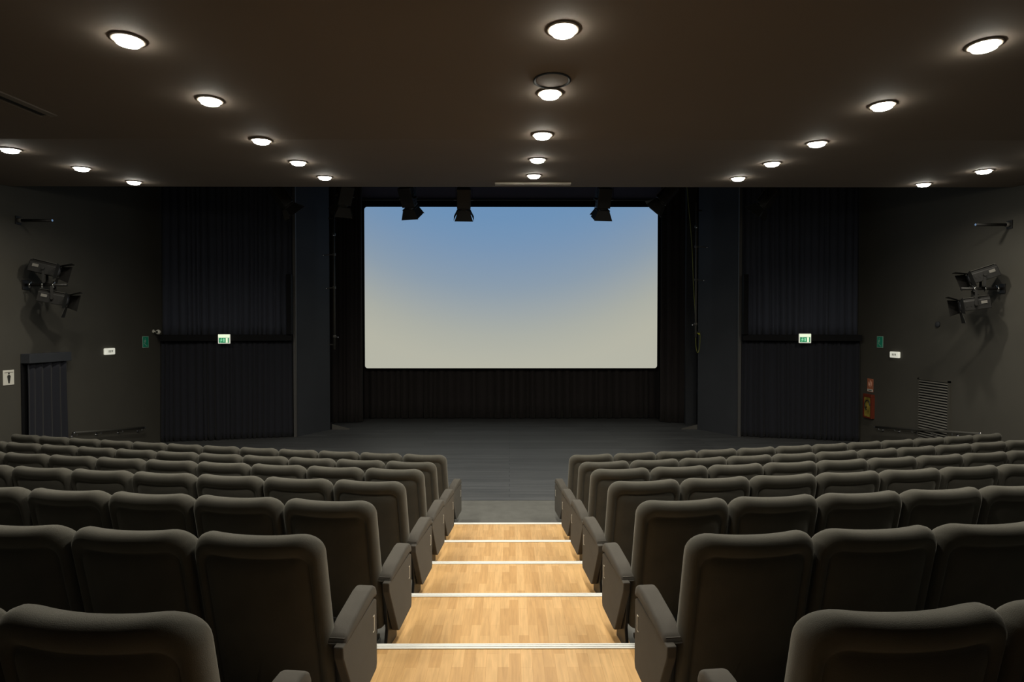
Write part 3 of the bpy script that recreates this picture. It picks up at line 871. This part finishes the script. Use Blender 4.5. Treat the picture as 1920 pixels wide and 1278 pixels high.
# lanterns hanging in front of the screen, from a bar above the ceiling edge
YH = 10.6
zbar = CZ + .2366*YH + .28
b = nb(); tube(b, [(-5.9, YH, zbar), (5.9, YH, zbar)], .024, 12)
lb = thing('lighting_bar', 'black lighting bar above the ceiling edge in front of the stage', 'bar', (0, YH, zbar))
b2 = nb(); tube(b2, [(-5.9, 0, 0), (5.9, 0, 0)], .024, 12); obj('pipe', b2, 'spotblack', lb, smooth=True); b.free()
for q in (-5, -2.2, 2.2, 5):
    b = nb(); tube(b, [(q, 0, .02), (q, 0, TOP-zbar)], .012, 8); obj('drop_rod', b, 'spotblack', lb)
H = [(766, 372, -90-18, 58, (15, 12, 12, 12), 'black lantern angled left of centre over the screen, leftmost of two'),
     (870, 375, -90+4, 62, (30, 20, 25, 25), 'black lantern hanging upright over the screen, nearer its centre'),
     (1131, 374, -90+8, 64, (30, 18, 15, 15), 'black lantern hanging over the right part of the screen'),
     (1250, 366, -20, 48, (30, 15, 15, 20), 'black lantern twisted sideways over the screen top right corner'),
     (530, 372, -90-55, 50, (30, 20, 30, 30), 'dim lantern with one grey barn door before the left side curtain'),
     (648, 368, -90+35, 55, (30, 20, 30, 30), 'dim black lantern before the left proscenium panel'),
     (1440, 372, -90+50, 50, (30, 20, 30, 30), 'dim lantern before the tall curtain right of the stage')]
for px, py, yaw, pit, drs, lab in H:
    X = (px-955)/F*YH; z = CZ-(py-HY)/F*YH
    lantern(lab, (X, YH, z), R(yaw+180), pit, 1.0, yoke_to=zbar-z-.105, group='lanterns hanging before the stage', doors=drs, grey_bottom=(px in (530,)))

# ------------------------------------------------------------------ pipes, rope, wedges
for s, X, y, z0, z1, lab in ((-1, (627.5-955)/F*13.6, 13.6, CZ-(655-HY)/F*13.6, CZ+(HY-395)/F*13.6, 'thin vertical boom pipe with clamps beside the left proscenium'),
                             (1, (1305-955)/F*13.6, 13.6, CZ-(632-HY)/F*13.6, CZ+(HY-380)/F*13.6, 'thin vertical boom pipe with clamps beside the right proscenium')):
    t = thing('boom_pipe', lab, 'pipe', (X, y, z0), group='boom pipes beside the proscenium')
    b = nb(); tube(b, [(0, 0, 0), (0, 0, z1-z0)], .021, 12); obj('pipe', b, 'spotgrey' if s > 0 else 'doorgrey', t, smooth=True)
    for zz, dx in ((z1-.55, .0), (z1-1.0, .14), (z1-1.75, .10), (z0+.3, -.05)):
        b = nb(); lathe(b, [(.03, -.03), (.036, -.02), (.036, .02), (.03, .03)], 14, Matrix.Translation((0, 0, zz-z0)))
        tube(b, [(0, 0, zz-z0), (s*dx*1.7, -.03, zz-z0-.02)], .010, 8)
        obj('clamp', b, 'spotgrey', t, smooth=True)
        b = nb(); bmesh.ops.create_uvsphere(b, u_segments=10, v_segments=8, radius=.016, matrix=Matrix.Translation((s*dx*1.7, -.035, zz-z0-.02))); obj('wing_nut', b, 'chrome', t, smooth=True)
    # wall brackets tie the pipe to the panel
    for zz in (.1, z1-z0-.2):
        b = nb(); box(b, s*0 if s > 0 else -.12, .12 if s > 0 else 0, -.012, .012, zz, zz+.03); obj('bracket', b, 'spotblack', t)
# rope
yr = 13.62
def rp(px, py, dy=0): return ((px-955)/F*(yr+dy), yr+dy, CZ-(py-HY)/F*(yr+dy))
pts = [rp(1282, 320), rp(1287, 352), rp(1290, 385), rp(1294, 425), rp(1297.5, 470), rp(1300, 530), rp(1303, 575), rp(1304.5, 600), rp(1305, 640), rp(1306.5, 655), rp(1309, 661), rp(1311.5, 655), rp(1313, 640), rp(1313, 628), rp(1310, 624), rp(1306, 622)]
t = thing('hanging_rope', 'yellow green rope looping down beside the right proscenium panel', 'rope', pts[0])
o0 = Vector(pts[0])
b = nb()
sm = []
P4 = [Vector(p)-o0 for p in pts]
for i in range(len(P4)-1):
    p0, p1, p2, p3 = P4[max(i-1, 0)], P4[i], P4[i+1], P4[min(i+2, len(P4)-1)]
    for q in range(5):
        u = q/5
        sm.append(.5*((2*p1)+(p2-p0)*u+(2*p0-5*p1+4*p2-p3)*u*u+(3*p1-p0-3*p2+p3)*u**3))
sm.append(P4[-1])
tube(b, sm, .0095, 8); obj('cord', b, 'rope', t, smooth=True)
b = nb(); tube(b, [Vector(rp(1306, 623))-o0, Vector(rp(1310.5, 624))-o0, Vector(rp(1312, 627))-o0], .022, 8); obj('tape_wrap', b, 'ropehi', t, smooth=True)
# pale wedges by the proscenium feet
for s, xa_, xb_, lab in ((-1, 622, 655, 'pale grey wedge on the stage floor at the left proscenium'), (1, 1314, 1279, 'pale grey wedge on the stage floor at the right proscenium')):
    yw = F*CZ/(805.5-HY)
    A_ = (xa_-955)/F*yw; B_ = (xb_-955)/F*yw
    t = thing('floor_wedge', lab, 'wedge', (A_, yw, .003), group='wedges at the proscenium feet')
    w = B_-A_
    b = nb(); prism(b, [(0, .0), (w, .0), (w, .02), (0, .125)], 'y', 0, .03); obj('board', b, 'wedge', t)
    b = nb(); box(b, *sorted((s*.0, s*.045)), 0, .10, 0, .16, bevel=.004, seg=1)
    obj('bracket', b, 'black', t)

# small dark disc sensor on right wall
X, y, z = on_wall(1759, 608, 1)
b = nb(); lathe(b, [(.05, 0), (.048, .02), (.03, .03), (.005, .032)], 20, Matrix.Rotation(-PI/2, 4, 'Y'))
tag(obj('wall_sensor', b, 'pros', loc=(X, y, z), smooth=True), 'small round dark sensor in the middle of the right wall', 'sensor')

# ------------------------------------------------------------------ world, camera, view
w = bpy.data.worlds.new('World'); sc.world = w; w.use_nodes = True
w.node_tree.nodes['Background'].inputs[0].default_value = (.0, .0, .0, 1)
w.node_tree.nodes['Background'].inputs[1].default_value = 0
cd = bpy.data.cameras.new('Camera'); cam = bpy.data.objects.new('Camera', cd); COL.objects.link(cam)
cd.sensor_width = 36; cd.lens = 36*F/1920; cd.clip_start = .05
cam.location = (0, 0, CZ)
cam.rotation_euler = (R(90)-math.atan((639-HY)/F), 0, -math.atan(5/F))
sc.camera = cam
sc.view_settings.view_transform = 'Standard'; sc.view_settings.look = 'None'
sc.view_settings.exposure = 0; sc.view_settings.gamma = 1
sc.view_settings.use_curve_mapping = False
